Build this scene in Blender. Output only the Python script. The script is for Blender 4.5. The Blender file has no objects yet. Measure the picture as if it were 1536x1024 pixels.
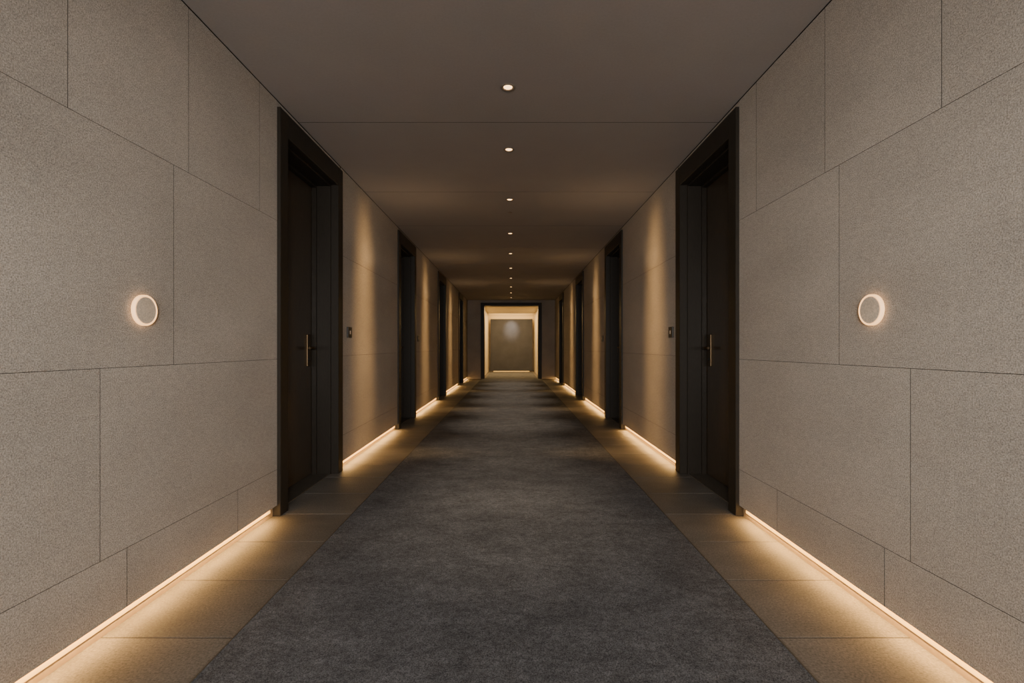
import bpy, bmesh, math, random
from mathutils import Vector, Matrix
random.seed(4)
scene = bpy.context.scene
C = scene.collection
PI = math.pi

# ------------------------------------------------------------------ materials
def new_mat(name):
    m = bpy.data.materials.new(name); m.use_nodes = True
    nt = m.node_tree
    return m, nt, nt.nodes['Principled BSDF']

def noise(nt, scale, detail=4, rough=0.55, stretch=(1, 1, 1)):
    tc = nt.nodes.new('ShaderNodeTexCoord')
    mp = nt.nodes.new('ShaderNodeMapping'); mp.inputs['Scale'].default_value = stretch
    nt.links.new(tc.outputs['Object'], mp.inputs['Vector'])
    n = nt.nodes.new('ShaderNodeTexNoise')
    n.inputs['Scale'].default_value = scale; n.inputs['Detail'].default_value = detail
    n.inputs['Roughness'].default_value = rough
    nt.links.new(mp.outputs['Vector'], n.inputs['Vector'])
    return n.outputs['Fac']

def remap(nt, fac, a, b, lo, hi):
    r = nt.nodes.new('ShaderNodeMapRange')
    r.inputs['From Min'].default_value = a; r.inputs['From Max'].default_value = b
    r.inputs['To Min'].default_value = lo; r.inputs['To Max'].default_value = hi
    nt.links.new(fac, r.inputs['Value'])
    return r.outputs['Result']

def mul(nt, a, b):
    n = nt.nodes.new('ShaderNodeMath'); n.operation = 'MULTIPLY'
    nt.links.new(a, n.inputs[0]); nt.links.new(b, n.inputs[1])
    return n.outputs[0]

def tinted(nt, color, fac):
    v = nt.nodes.new('ShaderNodeVectorMath'); v.operation = 'SCALE'
    v.inputs[0].default_value = color[:3]
    nt.links.new(fac, v.inputs['Scale'])
    return v.outputs['Vector']

def bump(nt, bsdf, fac, strength, dist):
    b = nt.nodes.new('ShaderNodeBump')
    b.inputs['Strength'].default_value = strength; b.inputs['Distance'].default_value = dist
    nt.links.new(fac, b.inputs['Height']); nt.links.new(b.outputs['Normal'], bsdf.inputs['Normal'])

def island(nt, lo, hi):
    g = nt.nodes.new('ShaderNodeNewGeometry')
    return remap(nt, g.outputs['Random Per Island'], 0, 1, lo, hi)

def stone(name, color, rough=0.75, streak=(1, 1, 1), lo=0.9, hi=1.08, fine=170, amp=0.22, spec=0.3, cloud=0.13, bmp=0.25, midk=0.75):
    m, nt, b = new_mat(name)
    big = remap(nt, noise(nt, 2.2, 5, 0.6, streak), 0.3, 0.7, 1-cloud, 1+cloud)
    f = noise(nt, fine, 3, 0.7)
    fn = remap(nt, f, 0.3, 0.7, 1 - amp, 1 + amp)
    mid = remap(nt, noise(nt, 60, 4, 0.75, streak), 0.3, 0.7, 1-cloud*midk, 1+cloud*midk)
    fac = mul(nt, mul(nt, mul(nt, big, fn), mid), island(nt, lo, hi))
    nt.links.new(tinted(nt, color, fac), b.inputs['Base Color'])
    b.inputs['Roughness'].default_value = rough
    b.inputs['Specular IOR Level'].default_value = spec
    bump(nt, b, f, bmp, 0.003)
    return m

def plain(name, color, rough=0.5, metal=0.0, amp=0.08, scale=40, stretch=(1, 1, 1), spec=0.5):
    m, nt, b = new_mat(name)
    fac = remap(nt, noise(nt, scale, 4, 0.6, stretch), 0.3, 0.7, 1 - amp, 1 + amp)
    nt.links.new(tinted(nt, color, fac), b.inputs['Base Color'])
    b.inputs['Roughness'].default_value = rough; b.inputs['Metallic'].default_value = metal
    b.inputs['Specular IOR Level'].default_value = spec
    return m

def glow(name, color, strength, base=(0.6, 0.5, 0.4)):
    m, nt, b = new_mat(name)
    b.inputs['Base Color'].default_value = (*base, 1)
    b.inputs['Emission Color'].default_value = (*color, 1)
    b.inputs['Emission Strength'].default_value = strength
    return m

def carpet_mat():
    m, nt, b = new_mat('charcoal_carpet')
    big = remap(nt, noise(nt, 4.2, 6, 0.68, (1, 1.5, 1)), 0.32, 0.68, 0.76, 1.24)
    mid = remap(nt, noise(nt, 30, 4, 0.7, (1, 1.3, 1)), 0.3, 0.7, 0.74, 1.28)
    f = noise(nt, 220, 3, 0.8)
    fn = remap(nt, f, 0.3, 0.7, 0.1, 1.9)
    fac = mul(nt, mul(nt, big, mid), fn)
    nt.links.new(tinted(nt, (0.135, 0.140, 0.153), fac), b.inputs['Base Color'])
    b.inputs['Roughness'].default_value = 0.95; b.inputs['Specular IOR Level'].default_value = 0.1
    bump(nt, b, f, 0.8, 0.009)
    return m

M = {
    'wall': stone('grey_wall_stone', (0.392, 0.356, 0.312), streak=(1, 0.5, 1.0), lo=0.97, hi=1.03, amp=0.55, fine=210, cloud=0.12, bmp=0.4, midk=1.1),
    'joint': plain('dark_joint', (0.06, 0.053, 0.045), 0.9, spec=0.1),
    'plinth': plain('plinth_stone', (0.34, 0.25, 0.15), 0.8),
    'tile': stone('floor_tile', (0.160, 0.147, 0.130), 0.6, (1, 1.6, 1), 0.88, 1.1, 120, 0.4, 0.25, 0.2),
    'grout': plain('tile_grout', (0.03, 0.026, 0.022), 0.9),
    'carpet': carpet_mat(),
    'carpet_edge': plain('carpet_binding', (0.11, 0.095, 0.075), 0.9, spec=0.1),
    'ceiling': stone('taupe_ceiling', (0.345, 0.328, 0.322), 0.85, (1, 1, 1), 0.99, 1.01, 90, 0.04, 0.15, 0.03, 0.05),
    'wood': plain('dark_door_wood', (0.021, 0.0168, 0.0122), 0.45, 0, 0.3, 30, (8, 8, 0.5), 0.32),
    'leaf': plain('brown_door_wood', (0.046, 0.034, 0.0225), 0.33, 0, 0.3, 26, (6, 6, 0.4), 0.6),
    'thresh': plain('threshold_stone', (0.08, 0.07, 0.056), 0.5, 0, 0.2),
    'bronze': plain('bronze_metal', (0.125, 0.088, 0.052), 0.42, 1.0),
    'black': plain('black_plastic', (0.012, 0.011, 0.01), 0.35),
    'ringtrim': plain('downlight_trim', (0.24, 0.20, 0.16), 0.5),
    'alu': plain('aluminium', (0.30, 0.22, 0.14), 0.5, 1.0),
    'led': glow('led_diffuser', (1.0, 0.52, 0.10), 2.6, (0.3, 0.2, 0.1)),
    'lens': glow('downlight_lens', (1.0, 0.58, 0.25), 4.5),
    'halo': glow('halo_ring', (1.0, 0.50, 0.17), 2.3),
    'icon': glow('icon_light', (1.0, 0.7, 0.4), 0.03),
    'disc': stone('disc_face', (0.66, 0.55, 0.43), lo=0.99, hi=1.01, bmp=0.1),
    'plaster': plain('cream_plaster', (0.70, 0.61, 0.45), 0.8),
    'endpanel': stone('end_panel_grey', (0.082, 0.086, 0.104), 0.95, (1, 1, 1), 0.98, 1.02, 60, 0.08, 0.05),
}

# ------------------------------------------------------------------ helpers
def box(bm, x0, x1, y0, y1, z0, z1, bev=0.0, mat=0, seg=1, side_mat=None, ax=0):
    x0, x1 = min(x0, x1), max(x0, x1)
    y0, y1 = min(y0, y1), max(y0, y1)
    mtx = Matrix.Translation(((x0+x1)/2, (y0+y1)/2, (z0+z1)/2)) @ Matrix.Diagonal((x1-x0, y1-y0, z1-z0, 1))
    r = bmesh.ops.create_cube(bm, size=1.0, matrix=mtx)
    vs = r['verts']
    for f in set(f for v in vs for f in v.link_faces):
        f.material_index = mat
        if side_mat is not None:
            f.normal_update()
            if abs(f.normal[ax]) < 0.5: f.material_index = side_mat
    if bev > 0:
        es = list(set(e for v in vs for e in v.link_edges))
        bmesh.ops.bevel(bm, geom=es, offset=bev, segments=seg, affect='EDGES', profile=0.5)

def lathe(bm, prof, origin, axis='z', n=48, close=False, mat=0, smooth=True):
    """profile of (radius, height along axis)"""
    def P(r, h, a):
        u, v = r*math.cos(a), r*math.sin(a)
        if axis == 'z': p = Vector((u, v, h))
        elif axis == 'x': p = Vector((h, u, v))
        else: p = Vector((u, h, v))
        return Vector(origin) + p
    rings = []
    for r, h in prof:
        if r < 1e-6: rings.append([bm.verts.new(P(0, h, 0))])
        else: rings.append([bm.verts.new(P(r, h, 2*PI*k/n)) for k in range(n)])
    pairs = list(zip(rings[:-1], rings[1:]))
    if close: pairs.append((rings[-1], rings[0]))
    fs = []
    for A, B in pairs:
        for k in range(n):
            a0, a1 = A[k % len(A)], A[(k+1) % len(A)]
            b0, b1 = B[k % len(B)], B[(k+1) % len(B)]
            vs = []
            for v in (a0, a1, b1, b0):
                if v not in vs: vs.append(v)
            if len(vs) >= 3: fs.append(bm.faces.new(vs))
    for f in fs: f.material_index = mat; f.smooth = smooth
    bmesh.ops.recalc_face_normals(bm, faces=bm.faces[:])

def tube(bm, pts, r, n=14):
    prev = None; fs = []
    pts = [Vector(p) for p in pts]
    for i, p in enumerate(pts):
        d = (pts[min(i+1, len(pts)-1)] - pts[max(i-1, 0)]).normalized()
        q = d.to_track_quat('Z', 'Y').to_matrix()
        ring = [bm.verts.new(p + q @ Vector((r*math.cos(2*PI*k/n), r*math.sin(2*PI*k/n), 0))) for k in range(n)]
        if prev:
            best = min(range(n), key=lambda o: sum((ring[(k+o) % n].co-prev[k].co).length for k in range(n)))
            ring = ring[best:]+ring[:best]
            for k in range(n): fs.append(bm.faces.new((prev[k], prev[(k+1) % n], ring[(k+1) % n], ring[k])))
        else: first = ring
        prev = ring
    bm.faces.new(first[::-1]); bm.faces.new(prev)
    for f in fs: f.smooth = True
    bmesh.ops.recalc_face_normals(bm, faces=bm.faces[:])

def obj(name, bm, mats, parent=None):
    root = parent
    while root is not None and root.parent is not None: root = root.parent
    if root is not None: bmesh.ops.translate(bm, verts=bm.verts[:], vec=-root.location)
    me = bpy.data.meshes.new(name); bm.to_mesh(me); bm.free()
    for m in (mats if isinstance(mats, (list, tuple)) else [mats]): me.materials.append(m)
    o = bpy.data.objects.new(name, me); C.objects.link(o)
    if parent is not None: o.parent = parent
    return o

def tag(o, label, cat, group=None, kind=None):
    o['label'] = label; o['category'] = cat
    if group: o['group'] = group
    if kind: o['kind'] = kind
    return o

def thing(name, loc, label, cat, group=None, kind=None):
    o = bpy.data.objects.new(name, None); C.objects.link(o)
    o.location = loc; o.empty_display_size = 0.1
    return tag(o, label, cat, group, kind)

def dup(root, name, loc, label):
    r = root.copy(); r.name = name; C.objects.link(r); r.location = loc; r['label'] = label
    for ch in list(root.children):
        c = ch.copy(); C.objects.link(c); c.parent = r
        for g in list(ch.children):
            d = g.copy(); C.objects.link(d); d.parent = c
    return r

# ------------------------------------------------------------------ dimensions
W, H = 1.5, 2.70
YB, YE = -3.0, 16.6                       # rear wall, end wall
DOORS = [3.14, 6.44, 9.93, 13.80]         # near outer edge of each door surround
DW = 1.16
TR = 0.11
SEGS = [(YB, DOORS[0])] + [(DOORS[i]+DW, DOORS[i+1]) for i in range(3)] + [(DOORS[3]+DW, YE)]
RZ = 0.072                                 # bottom edge of the wall panels
ROWS = [(RZ, 0.305), (0.305, 1.02), (1.02, 1.92), (1.92, H-0.003)]
CUTS = {0: [[-2.0, -0.4, 0.36, 1.14, 1.915, 2.69], [-1.9, -0.6, 0.6, 1.79], [-2.2, -0.7, 0.7, 2.18], [-2.0, -1.0, 0.4, 1.03, 1.66, 2.28, 2.92]]}

# ------------------------------------------------------------------ side walls
def side_wall(s, name, label):
    bm = bmesh.new(); g = 0.0026; gz = 0.0018
    for i, (a, b) in enumerate(SEGS):
        box(bm, s*1.53, s*1.84, a, b, 0, H, 0, 1)
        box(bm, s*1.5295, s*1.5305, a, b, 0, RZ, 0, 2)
        for r, (z0, z1) in enumerate(ROWS):
            ys = [a] + (CUTS[i][r] if i in CUTS else []) + [b]
            for p, q in zip(ys[:-1], ys[1:]):
                box(bm, s*W, s*1.532, p+g/2, q-g/2, z0+(gz/2 if r else 0), z1-gz/2, 0, 0, 1, 1)
    for d in DOORS:                         # the strip over each door surround
        box(bm, s*1.505, s*1.84, d, d+DW, 2.66, H, 0, 0)
        box(bm, s*1.80, s*1.84, d, d+DW, 0, 2.66, 0, 1)
    o = obj(name, bm, [M['wall'], M['joint'], M['plinth']])
    return tag(o, label, 'wall', kind='structure')
side_wall(-1, 'wall_left', 'left corridor wall of large grey stone panels with fine joints')
side_wall(1, 'wall_right', 'right corridor wall of large grey stone panels with fine joints')

bm = bmesh.new(); box(bm, -1.84, 1.84, YB-0.12, YB, 0, H)
tag(obj('wall_rear', bm, M['wall']), 'plain stone wall closing the corridor behind the viewpoint', 'wall', kind='structure')

# end wall with the portal opening
bm = bmesh.new()
for s in (-1, 1): box(bm, s*1.04, s*1.84, YE, YE+0.3, 0, H, 0)
box(bm, -1.04, 1.04, YE, YE+0.3, 2.61, H)
tag(obj('wall_end', bm, M['wall']), 'stone wall around the portal at the far end of the corridor', 'wall', kind='structure')
bm = bmesh.new()
for s in (-1, 1): box(bm, s*0.925, s*1.045, YE-0.04, YE+0.36, 0, 2.61, 0.004)
box(bm, -0.924, 0.924, YE-0.04, YE+0.36, 2.51, 2.61, 0.004)
tag(obj('trim_1', bm, M['wood']), 'dark wooden portal frame around the bright opening at corridor end', 'door frame', kind='structure')

# lit alcove past the portal
AY = 21.8
for s, nm in ((-1, 'left'), (1, 'right')):
    bm = bmesh.new(); box(bm, s*1.02, s*1.14, YE+0.30, AY, 0, 2.56)
    tag(obj('wall_alcove_'+nm, bm, M['plaster']), 'bright cream %s side wall of the lit alcove past the portal' % nm, 'wall', kind='structure')
bm = bmesh.new(); box(bm, -1.14, 1.14, AY, AY+0.12, 0, 2.68)
tag(obj('wall_alcove_end', bm, M['plaster']), 'cream end wall of the alcove behind the grey panel', 'wall', kind='structure')

# ------------------------------------------------------------------ ceiling
bm = bmesh.new()
cy = [YB, -0.7, 0.7, 2.0, 3.45, 5.0, 6.4, 7.84, 9.3, 10.75, 12.2, 13.65, 15.1, YE]
for a, b in zip(cy[:-1], cy[1:]):
    box(bm, -1.4965, 1.4965, a+0.0025, b-0.0025, H, H+0.03, 0, 0, 1, 1, 2)
box(bm, -1.84, 1.84, YB, YE+0.3, H+0.028, H+0.1, 0, 1)
tag(obj('ceiling', bm, [M['ceiling'], M['joint']]), 'taupe plaster corridor ceiling with thin cross joints', 'ceiling', kind='structure')
bm = bmesh.new(); box(bm, -1.14, 1.14, YE+0.3, AY, 2.56, 2.66)
tag(obj('ceiling_alcove', bm, M['plaster']), 'bright cream ceiling of the alcove past the portal', 'ceiling', kind='structure')

# ------------------------------------------------------------------ floor
bm = bmesh.new(); T = 0.45; g = 0.006
box(bm, -1.84, 1.84, YB-0.1, AY+0.1, -0.10, -0.012, 0, 1)
box(bm, -1.84, 1.84, YB-0.1, AY+0.1, -0.012, -0.0015, 0, 1)
y = 3.18 - T*14
while y < AY:
    a, b = max(y, YB), min(y+T, AY)
    if b > a + 0.02:
        for s in (-1, 1):
            box(bm, s*1.0, s*1.82, a+g/2, b-g/2, -0.012, 0, 0.0008, 0)
        box(bm, -0.998, 0.998, a+g/2, b-g/2, -0.012, 0, 0.0008, 0)
    y += T
tag(obj('floor', bm, [M['tile'], M['grout']]), 'warm brown stone tile floor showing as bands beside the carpet', 'floor', kind='structure')

# carpet runner: wide in the corridor, narrower through the portal
bm = bmesh.new()
CW = 1.02
out = [(-CW, YB+0.05), (CW, YB+0.05), (CW, YE-0.06), (0.90, YE-0.06), (0.90, AY-0.95), (-0.90, AY-0.95), (-0.90, YE-0.06), (-CW, YE-0.06)]
lo = [bm.verts.new((x, y, 0.0005)) for x, y in out]
hi = [bm.verts.new((x, y, 0.007)) for x, y in out]
bm.faces.new(hi)
bm.faces.new(lo[::-1])
for k in range(len(out)):
    f = bm.faces.new((lo[k], lo[(k+1) % 8], hi[(k+1) % 8], hi[k]))
root = obj('carpet_runner', bm, M['carpet'])
tag(root, 'long mottled charcoal carpet runner down the middle of the corridor', 'carpet')
bm = bmesh.new()
for s in (-1, 1): box(bm, s*(CW+0.0005), s*(CW+0.006), YB+0.05, YE-0.06, 0.0005, 0.008, 0.001)
obj('edge_binding', bm, M['carpet_edge'], root)

# ------------------------------------------------------------------ doors
def make_door(s, y0, name, label):
    t = thing(name, (s*W, y0, 0), label, 'door', kind='structure')
    y1 = y0+DW; a, b = y0+TR, y1-TR
    bm = bmesh.new()                                   # architrave, proud of the wall
    box(bm, s*1.478, s*1.545, y0, a, 0, 2.66, 0.003)
    box(bm, s*1.478, s*1.545, b, y1, 0, 2.66, 0.003)
    box(bm, s*1.478, s*1.545, a-0.001, b+0.001, 2.50, 2.66, 0.003)
    obj('architrave', bm, M['wood'], t)
    bm = bmesh.new()                                   # deep jamb lining
    box(bm, s*1.543, s*1.795, y0+0.01, a+0.012, 0, 2.655, 0.002)
    box(bm, s*1.543, s*1.795, b-0.012, y1-0.01, 0, 2.655, 0.002)
    box(bm, s*1.543, s*1.795, a+0.01, b-0.01, 2.488, 2.655, 0.002)
    j = obj('jamb', bm, M['wood'], t)
    bm = bmesh.new()                                   # stop bead
    box(bm, s*1.66, s*1.70, a+0.01, a+0.03, 0, 2.49, 0.002)
    box(bm, s*1.66, s*1.70, b-0.03, b-0.01, 0, 2.49, 0.002)
    box(bm, s*1.66, s*1.70, a+0.03, b-0.03, 2.468, 2.49, 0.002)
    obj('door_stop', bm, M['wood'], j)
    bm = bmesh.new()
    box(bm, s*1.545, s*1.79, a+0.012, b-0.012, 0.0, 0.007, 0.001)
    obj('threshold', bm, M['thresh'], t)
    bm = bmesh.new()                                   # leaf
    box(bm, s*1.702, s*1.75, a+0.015, b-0.015, 0.011, 2.485, 0.003)
    lf = obj('door_leaf', bm, M['leaf'], t)
    hy, hz = b-0.10, 1.07
    bm = bmesh.new()
    box(bm, s*1.690, s*1.7025, hy-0.034, hy+0.034, hz-0.135, hz+0.135, 0.004, 0, 2)
    obj('handle_plate', bm, M['bronze'], lf)
    bm = bmesh.new()
    tube(bm, [(s*1.691, hy, hz+0.02), (s*1.645, hy, hz+0.02)], 0.012)
    tube(bm, [(s*1.645, hy+0.014, hz+0.02), (s*1.640, hy-0.03, hz+0.02), (s*1.640, hy-0.115, hz+0.02)], 0.0105)
    obj('lever', bm, M['bronze'], lf)
    bm = bmesh.new()
    lathe(bm, [(0, 0.004), (0.013, 0.004), (0.016, 0.0), (0.016, -0.002)] if s < 0 else [(0, -0.004), (0.013, -0.004), (0.016, 0.0), (0.016, 0.002)],
          (s*1.690, hy, hz-0.075), 'x', 24)
    obj('lock_cylinder', bm, M['black'], lf)
    return t

ORD = ['nearest', 'second', 'third', 'farthest']
n = 1
for s, side in ((-1, 'left'), (1, 'right')):
    first = None
    for k, d in enumerate(DOORS):
        lab = '%s recessed dark brown door from the viewer in the %s wall' % (ORD[k], side)
        if first is None: first = make_door(s, d, 'door_%d' % n, lab)
        else: dup(first, 'door_%d' % n, (s*W, d, 0), lab)
        n += 1

# ------------------------------------------------------------------ lamps
def spot(name, loc, target, energy, color, size, blend, radius=0.03, scale=None):
    l = bpy.data.lights.new(name, 'SPOT'); l.energy = energy; l.color = color
    l.spot_size = math.radians(size); l.spot_blend = blend; l.shadow_soft_size = radius
    o = bpy.data.objects.new(name, l); C.objects.link(o); o.location = loc
    o.rotation_euler = (Vector(target)-Vector(loc)).to_track_quat('-Z', 'Y').to_euler()
    if scale: o.scale = scale
    return o
def area(name, loc, target, energy, color, sx, sy, spread=None):
    l = bpy.data.lights.new(name, 'AREA'); l.energy = energy; l.color = color
    l.shape = 'RECTANGLE'; l.size = sx; l.size_y = sy
    if spread: l.spread = math.radians(spread)
    o = bpy.data.objects.new(name, l); C.objects.link(o); o.location = loc
    o.rotation_euler = (Vector(target)-Vector(loc)).to_track_quat('-Z', 'Y').to_euler()
    return o

AMBER = (1.0, 0.54, 0.16)
# ------------------------------------------------------------------ base light strips
SEGTXT = ['before the nearest door', 'between the nearest and second doors', 'between the second and third doors',
          'between the third and farthest doors', 'past the farthest door']
for s, side in ((-1, 'left'), (1, 'right')):
    for i, (a, b) in enumerate(SEGS):
        a2, b2 = a+0.04, b-0.04
        t = thing('light_strip', (s*1.53, (a+b)/2, 0.03),
                  'warm glowing light strip at foot of %s wall %s' % (side, SEGTXT[i]), 'light strip', 'light strips along the wall bases')
        bm = bmesh.new(); box(bm, s*1.523, s*1.5294, a2, b2, 0.0545, 0.060, 0.0008)
        obj('channel', bm, M['alu'], t)
        bm = bmesh.new(); box(bm, s*1.524, s*1.5293, a2, b2, 0.034, 0.0543, 0.0012, 0, 2)
        obj('diffuser', bm, M['led'], t)
        # LED tape tucked behind the panel lip, shining down and out over the floor
        L = b2-a2-0.06
        l = bpy.data.lights.new('strip_lamp', 'AREA'); l.energy = (4.6, 4.4, 4.4, 4.4, 2.8)[i]*L; l.color = AMBER
        l.shape = 'RECTANGLE'; l.size = 0.006; l.size_y = L
        o = bpy.data.objects.new('strip_lamp', l); C.objects.link(o)
        o.location = (s*1.5085, (a+b)/2, 0.0690)
        o.rotation_euler = (0, s*math.radians(12), 0)

# ------------------------------------------------------------------ grey panel at the end + its strip
PY = 21.4
t = thing('wall_panel', (0, PY, 0), 'flat dark grey panel filling the bright alcove at the corridor end', 'wall panel')
bm = bmesh.new(); box(bm, -0.93, 0.93, PY, PY+0.04, 0.040, 2.33, 0.003)
obj('face', bm, M['endpanel'], t)
bm = bmesh.new(); box(bm, -0.80, 0.80, PY+0.0402, AY-0.0005, 0.0, 2.15, 0.002)
obj('backing', bm, M['plaster'], t)
t = thing('light_strip', (0, PY+0.03, 0.008), 'warm glowing light strip under the grey panel at the corridor end', 'light strip', 'light strips along the wall bases')
bm = bmesh.new(); box(bm, -0.79, 0.79, PY+0.026, PY+0.040, 0.030, 0.0395, 0.002)
obj('channel', bm, M['alu'], t)
bm = bmesh.new(); box(bm, -0.79, 0.79, PY+0.028, PY+0.040, 0.012, 0.0298, 0.002)
obj('diffuser', bm, M['led'], t)

# ------------------------------------------------------------------ downlights
DLY = [2.98, 3.92, 5.25, 6.82, 8.29, 9.83, 11.26, 12.89, 14.3, 15.7]
ORDN = ['nearest', 'second nearest', 'third nearest', 'fourth nearest', 'fifth nearest', 'sixth nearest', 'seventh nearest',
        'eighth nearest', 'ninth nearest', 'tenth and farthest']
def downlight(y, z, label):
    t = thing('downlight', (0, y, z), label, 'ceiling light', 'downlights along the ceiling centre line')
    bm = bmesh.new()
    lathe(bm, [(0.0455, 0), (0.0455, -0.003), (0.042, -0.006), (0.033, -0.0055), (0.027, -0.001), (0.027, 0.0)], (0, y, z), 'z', 48, True)
    obj('trim_ring', bm, M['ringtrim'], t)
    bm = bmesh.new()
    lathe(bm, [(0, -0.0060), (0.012, -0.0057), (0.021, -0.0045), (0.0268, -0.0015), (0.0268, -0.0002), (0, -0.0002)], (0, y, z), 'z', 40)
    obj('lens', bm, M['lens'], t)
    return t
d0 = downlight(DLY[0], H, 'nearest small round downlight in the corridor ceiling')
for k in range(1, 10):
    dup(d0, 'downlight', (0, DLY[k], H), '%s small round downlight in the corridor ceiling' % ORDN[k])
dup(d0, 'downlight', (0, 20.3, 2.56), 'small round downlight in the bright alcove ceiling past the portal')

# sprinkler cover
t = thing('sprinkler_cover', (0.0, 5.75, H), 'small flat grey disc on the ceiling beyond the third downlight', 'sprinkler')
bm = bmesh.new(); lathe(bm, [(0, -0.008), (0.026, -0.008), (0.028, -0.006), (0.028, -0.004), (0, -0.004)], (0, 5.75, H), 'z', 32)
obj('cap', bm, M['ringtrim'], t)
bm = bmesh.new(); lathe(bm, [(0, -0.0041), (0.018, -0.0041), (0.018, 0), (0, 0)], (0, 5.75, H), 'z', 24)
obj('stem', bm, M['black'], t)

# ------------------------------------------------------------------ glowing ring discs
def ring_light(s, y, label):
    z = 1.25
    t = thing('wall_ring_light', (s*W, y, z), label, 'wall light', 'glowing ring discs on the side walls')
    d = -s
    bm = bmesh.new(); lathe(bm, [(0, 0.0), (0.058, 0.0), (0.058, d*0.004), (0, d*0.004)], (s*W, y, z), 'x', 64)
    obj('back_plate', bm, M['alu'], t)
    bm = bmesh.new()
    lathe(bm, [(0.0550, d*0.0045), (0.0612, d*0.0045), (0.0635, d*0.006), (0.0635, d*0.0185), (0.0620, d*0.0210), (0.0572, d*0.0214), (0.0550, d*0.020)], (s*W, y, z), 'x', 72, True)
    obj('glow_ring', bm, M['halo'], t)
    bm = bmesh.new(); lathe(bm, [(0, d*0.0208), (0.0525, d*0.0208), (0.0547, d*0.0198), (0.0547, d*0.0045), (0, d*0.0045)], (s*W, y, z), 'x', 72, False, 0, False)
    obj('disc_face', bm, M['disc'], t)
ring_light(-1, 1.990, 'round beige disc with a glowing amber rim on the left wall')
ring_light(1, 1.968, 'round beige disc with a glowing amber rim on the right wall')

# ------------------------------------------------------------------ door controls
def control(s, y, label):
    z = 1.235; d = -s
    t = thing('wall_control_plate', (s*W, y, z), label, 'wall switch', 'black control plates beside the doors')
    bm = bmesh.new(); box(bm, s*(W+0.0005), s*(W-0.012), y-0.055, y+0.055, z-0.05, z+0.05, 0.003, 0, 2)
    obj('plate', bm, M['black'], t)
    bm = bmesh.new(); box(bm, s*(W-0.0121), s*(W-0.015), y-0.008, y+0.012, z-0.016, z+0.016, 0.001)
    obj('indicator', bm, M['icon'], t)
control(-1, 4.52, 'black square control plate on left wall just past the nearest door')
control(1, 4.47, 'black square control plate on right wall just past the nearest door')
control(-1, 7.84, 'black square control plate on left wall just past the second door')
control(1, 7.86, 'black square control plate on right wall just past the second door')

# ------------------------------------------------------------------ room lamps
for y in [0.2, 1.6]:
    spot('downlight_lamp', (0, y, H-0.02), (0, y, 0), 32, (1.0, 0.86, 0.72), 60, 1.0)
for k, y in enumerate(DLY):
    spot('downlight_lamp', (0, y, H-0.02), (0, y, 0), 112 if k < 3 else (170 if k < 9 else 70), (1.0, 0.78, 0.55), 45, 1.0)
for s in (-1, 1):
    for i, y in enumerate([5.0, 8.5, 11.95]):
        # tall narrow beam thrown across the corridor onto the wall
        spot('wall_washer_lamp', (-s*0.5, y, H-0.10), (s*1.5, y, 1.20), 260, (1.0, 0.57, 0.21), 54, 1.0, 0.20, (0.34, 1.7, 1.0))
        area('ceiling_glow_fill', (s*1.05, y+0.15, 2.0), (s*1.15, y+0.15, 3), 0.7, (1.0, 0.66, 0.34), 0.4, 0.8)  # added upward light without a fixture, warms the ceiling near the wall
for s in (-1, 1):
    spot('near_wall_fill', (-s*0.9, -2.3, 1.40), (s*1.5, 2.4, 1.02), 600, (1.0, 0.93, 0.85), 45, 1.0, 0.35)  # added unseen fill spot behind the camera, brightens the near wall
area('rear_fill_lamp', (0, -2.7, 1.3), (0, 3, 1.3), 62, (1.0, 0.935, 0.875), 2.6, 1.6, 120)  # added unseen soft fill from behind the camera for the near corridor
area('alcove_lamp', (0, 19.4, 2.53), (0, 19.4, 0), 105, (1.0, 0.66, 0.29), 1.6, 3.4)
area('panel_cove_lamp', (0, AY-0.18, 2.25), (0, AY-0.30, 3), 9, (1.0, 0.64, 0.26), 1.9, 0.12)
spot('alcove_spot', (0, 20.5, 2.52), (0, 21.4, 1.90), 115, (1.0, 0.84, 0.66), 44, 1.0, 0.06)

w = bpy.data.worlds.new('World'); scene.world = w; w.use_nodes = True
w.node_tree.nodes['Background'].inputs['Color'].default_value = (0.02, 0.018, 0.016, 1)

# ------------------------------------------------------------------ camera
cam = bpy.data.cameras.new('Camera'); co = bpy.data.objects.new('Camera', cam); C.objects.link(co)
co.location = (0.025, 0, 1.10); co.rotation_euler = (PI/2, 0, 0)
cam.lens = 17.0; cam.sensor_width = 36.0; cam.shift_y = 8/1536
cam.clip_start = 0.05
scene.camera = co
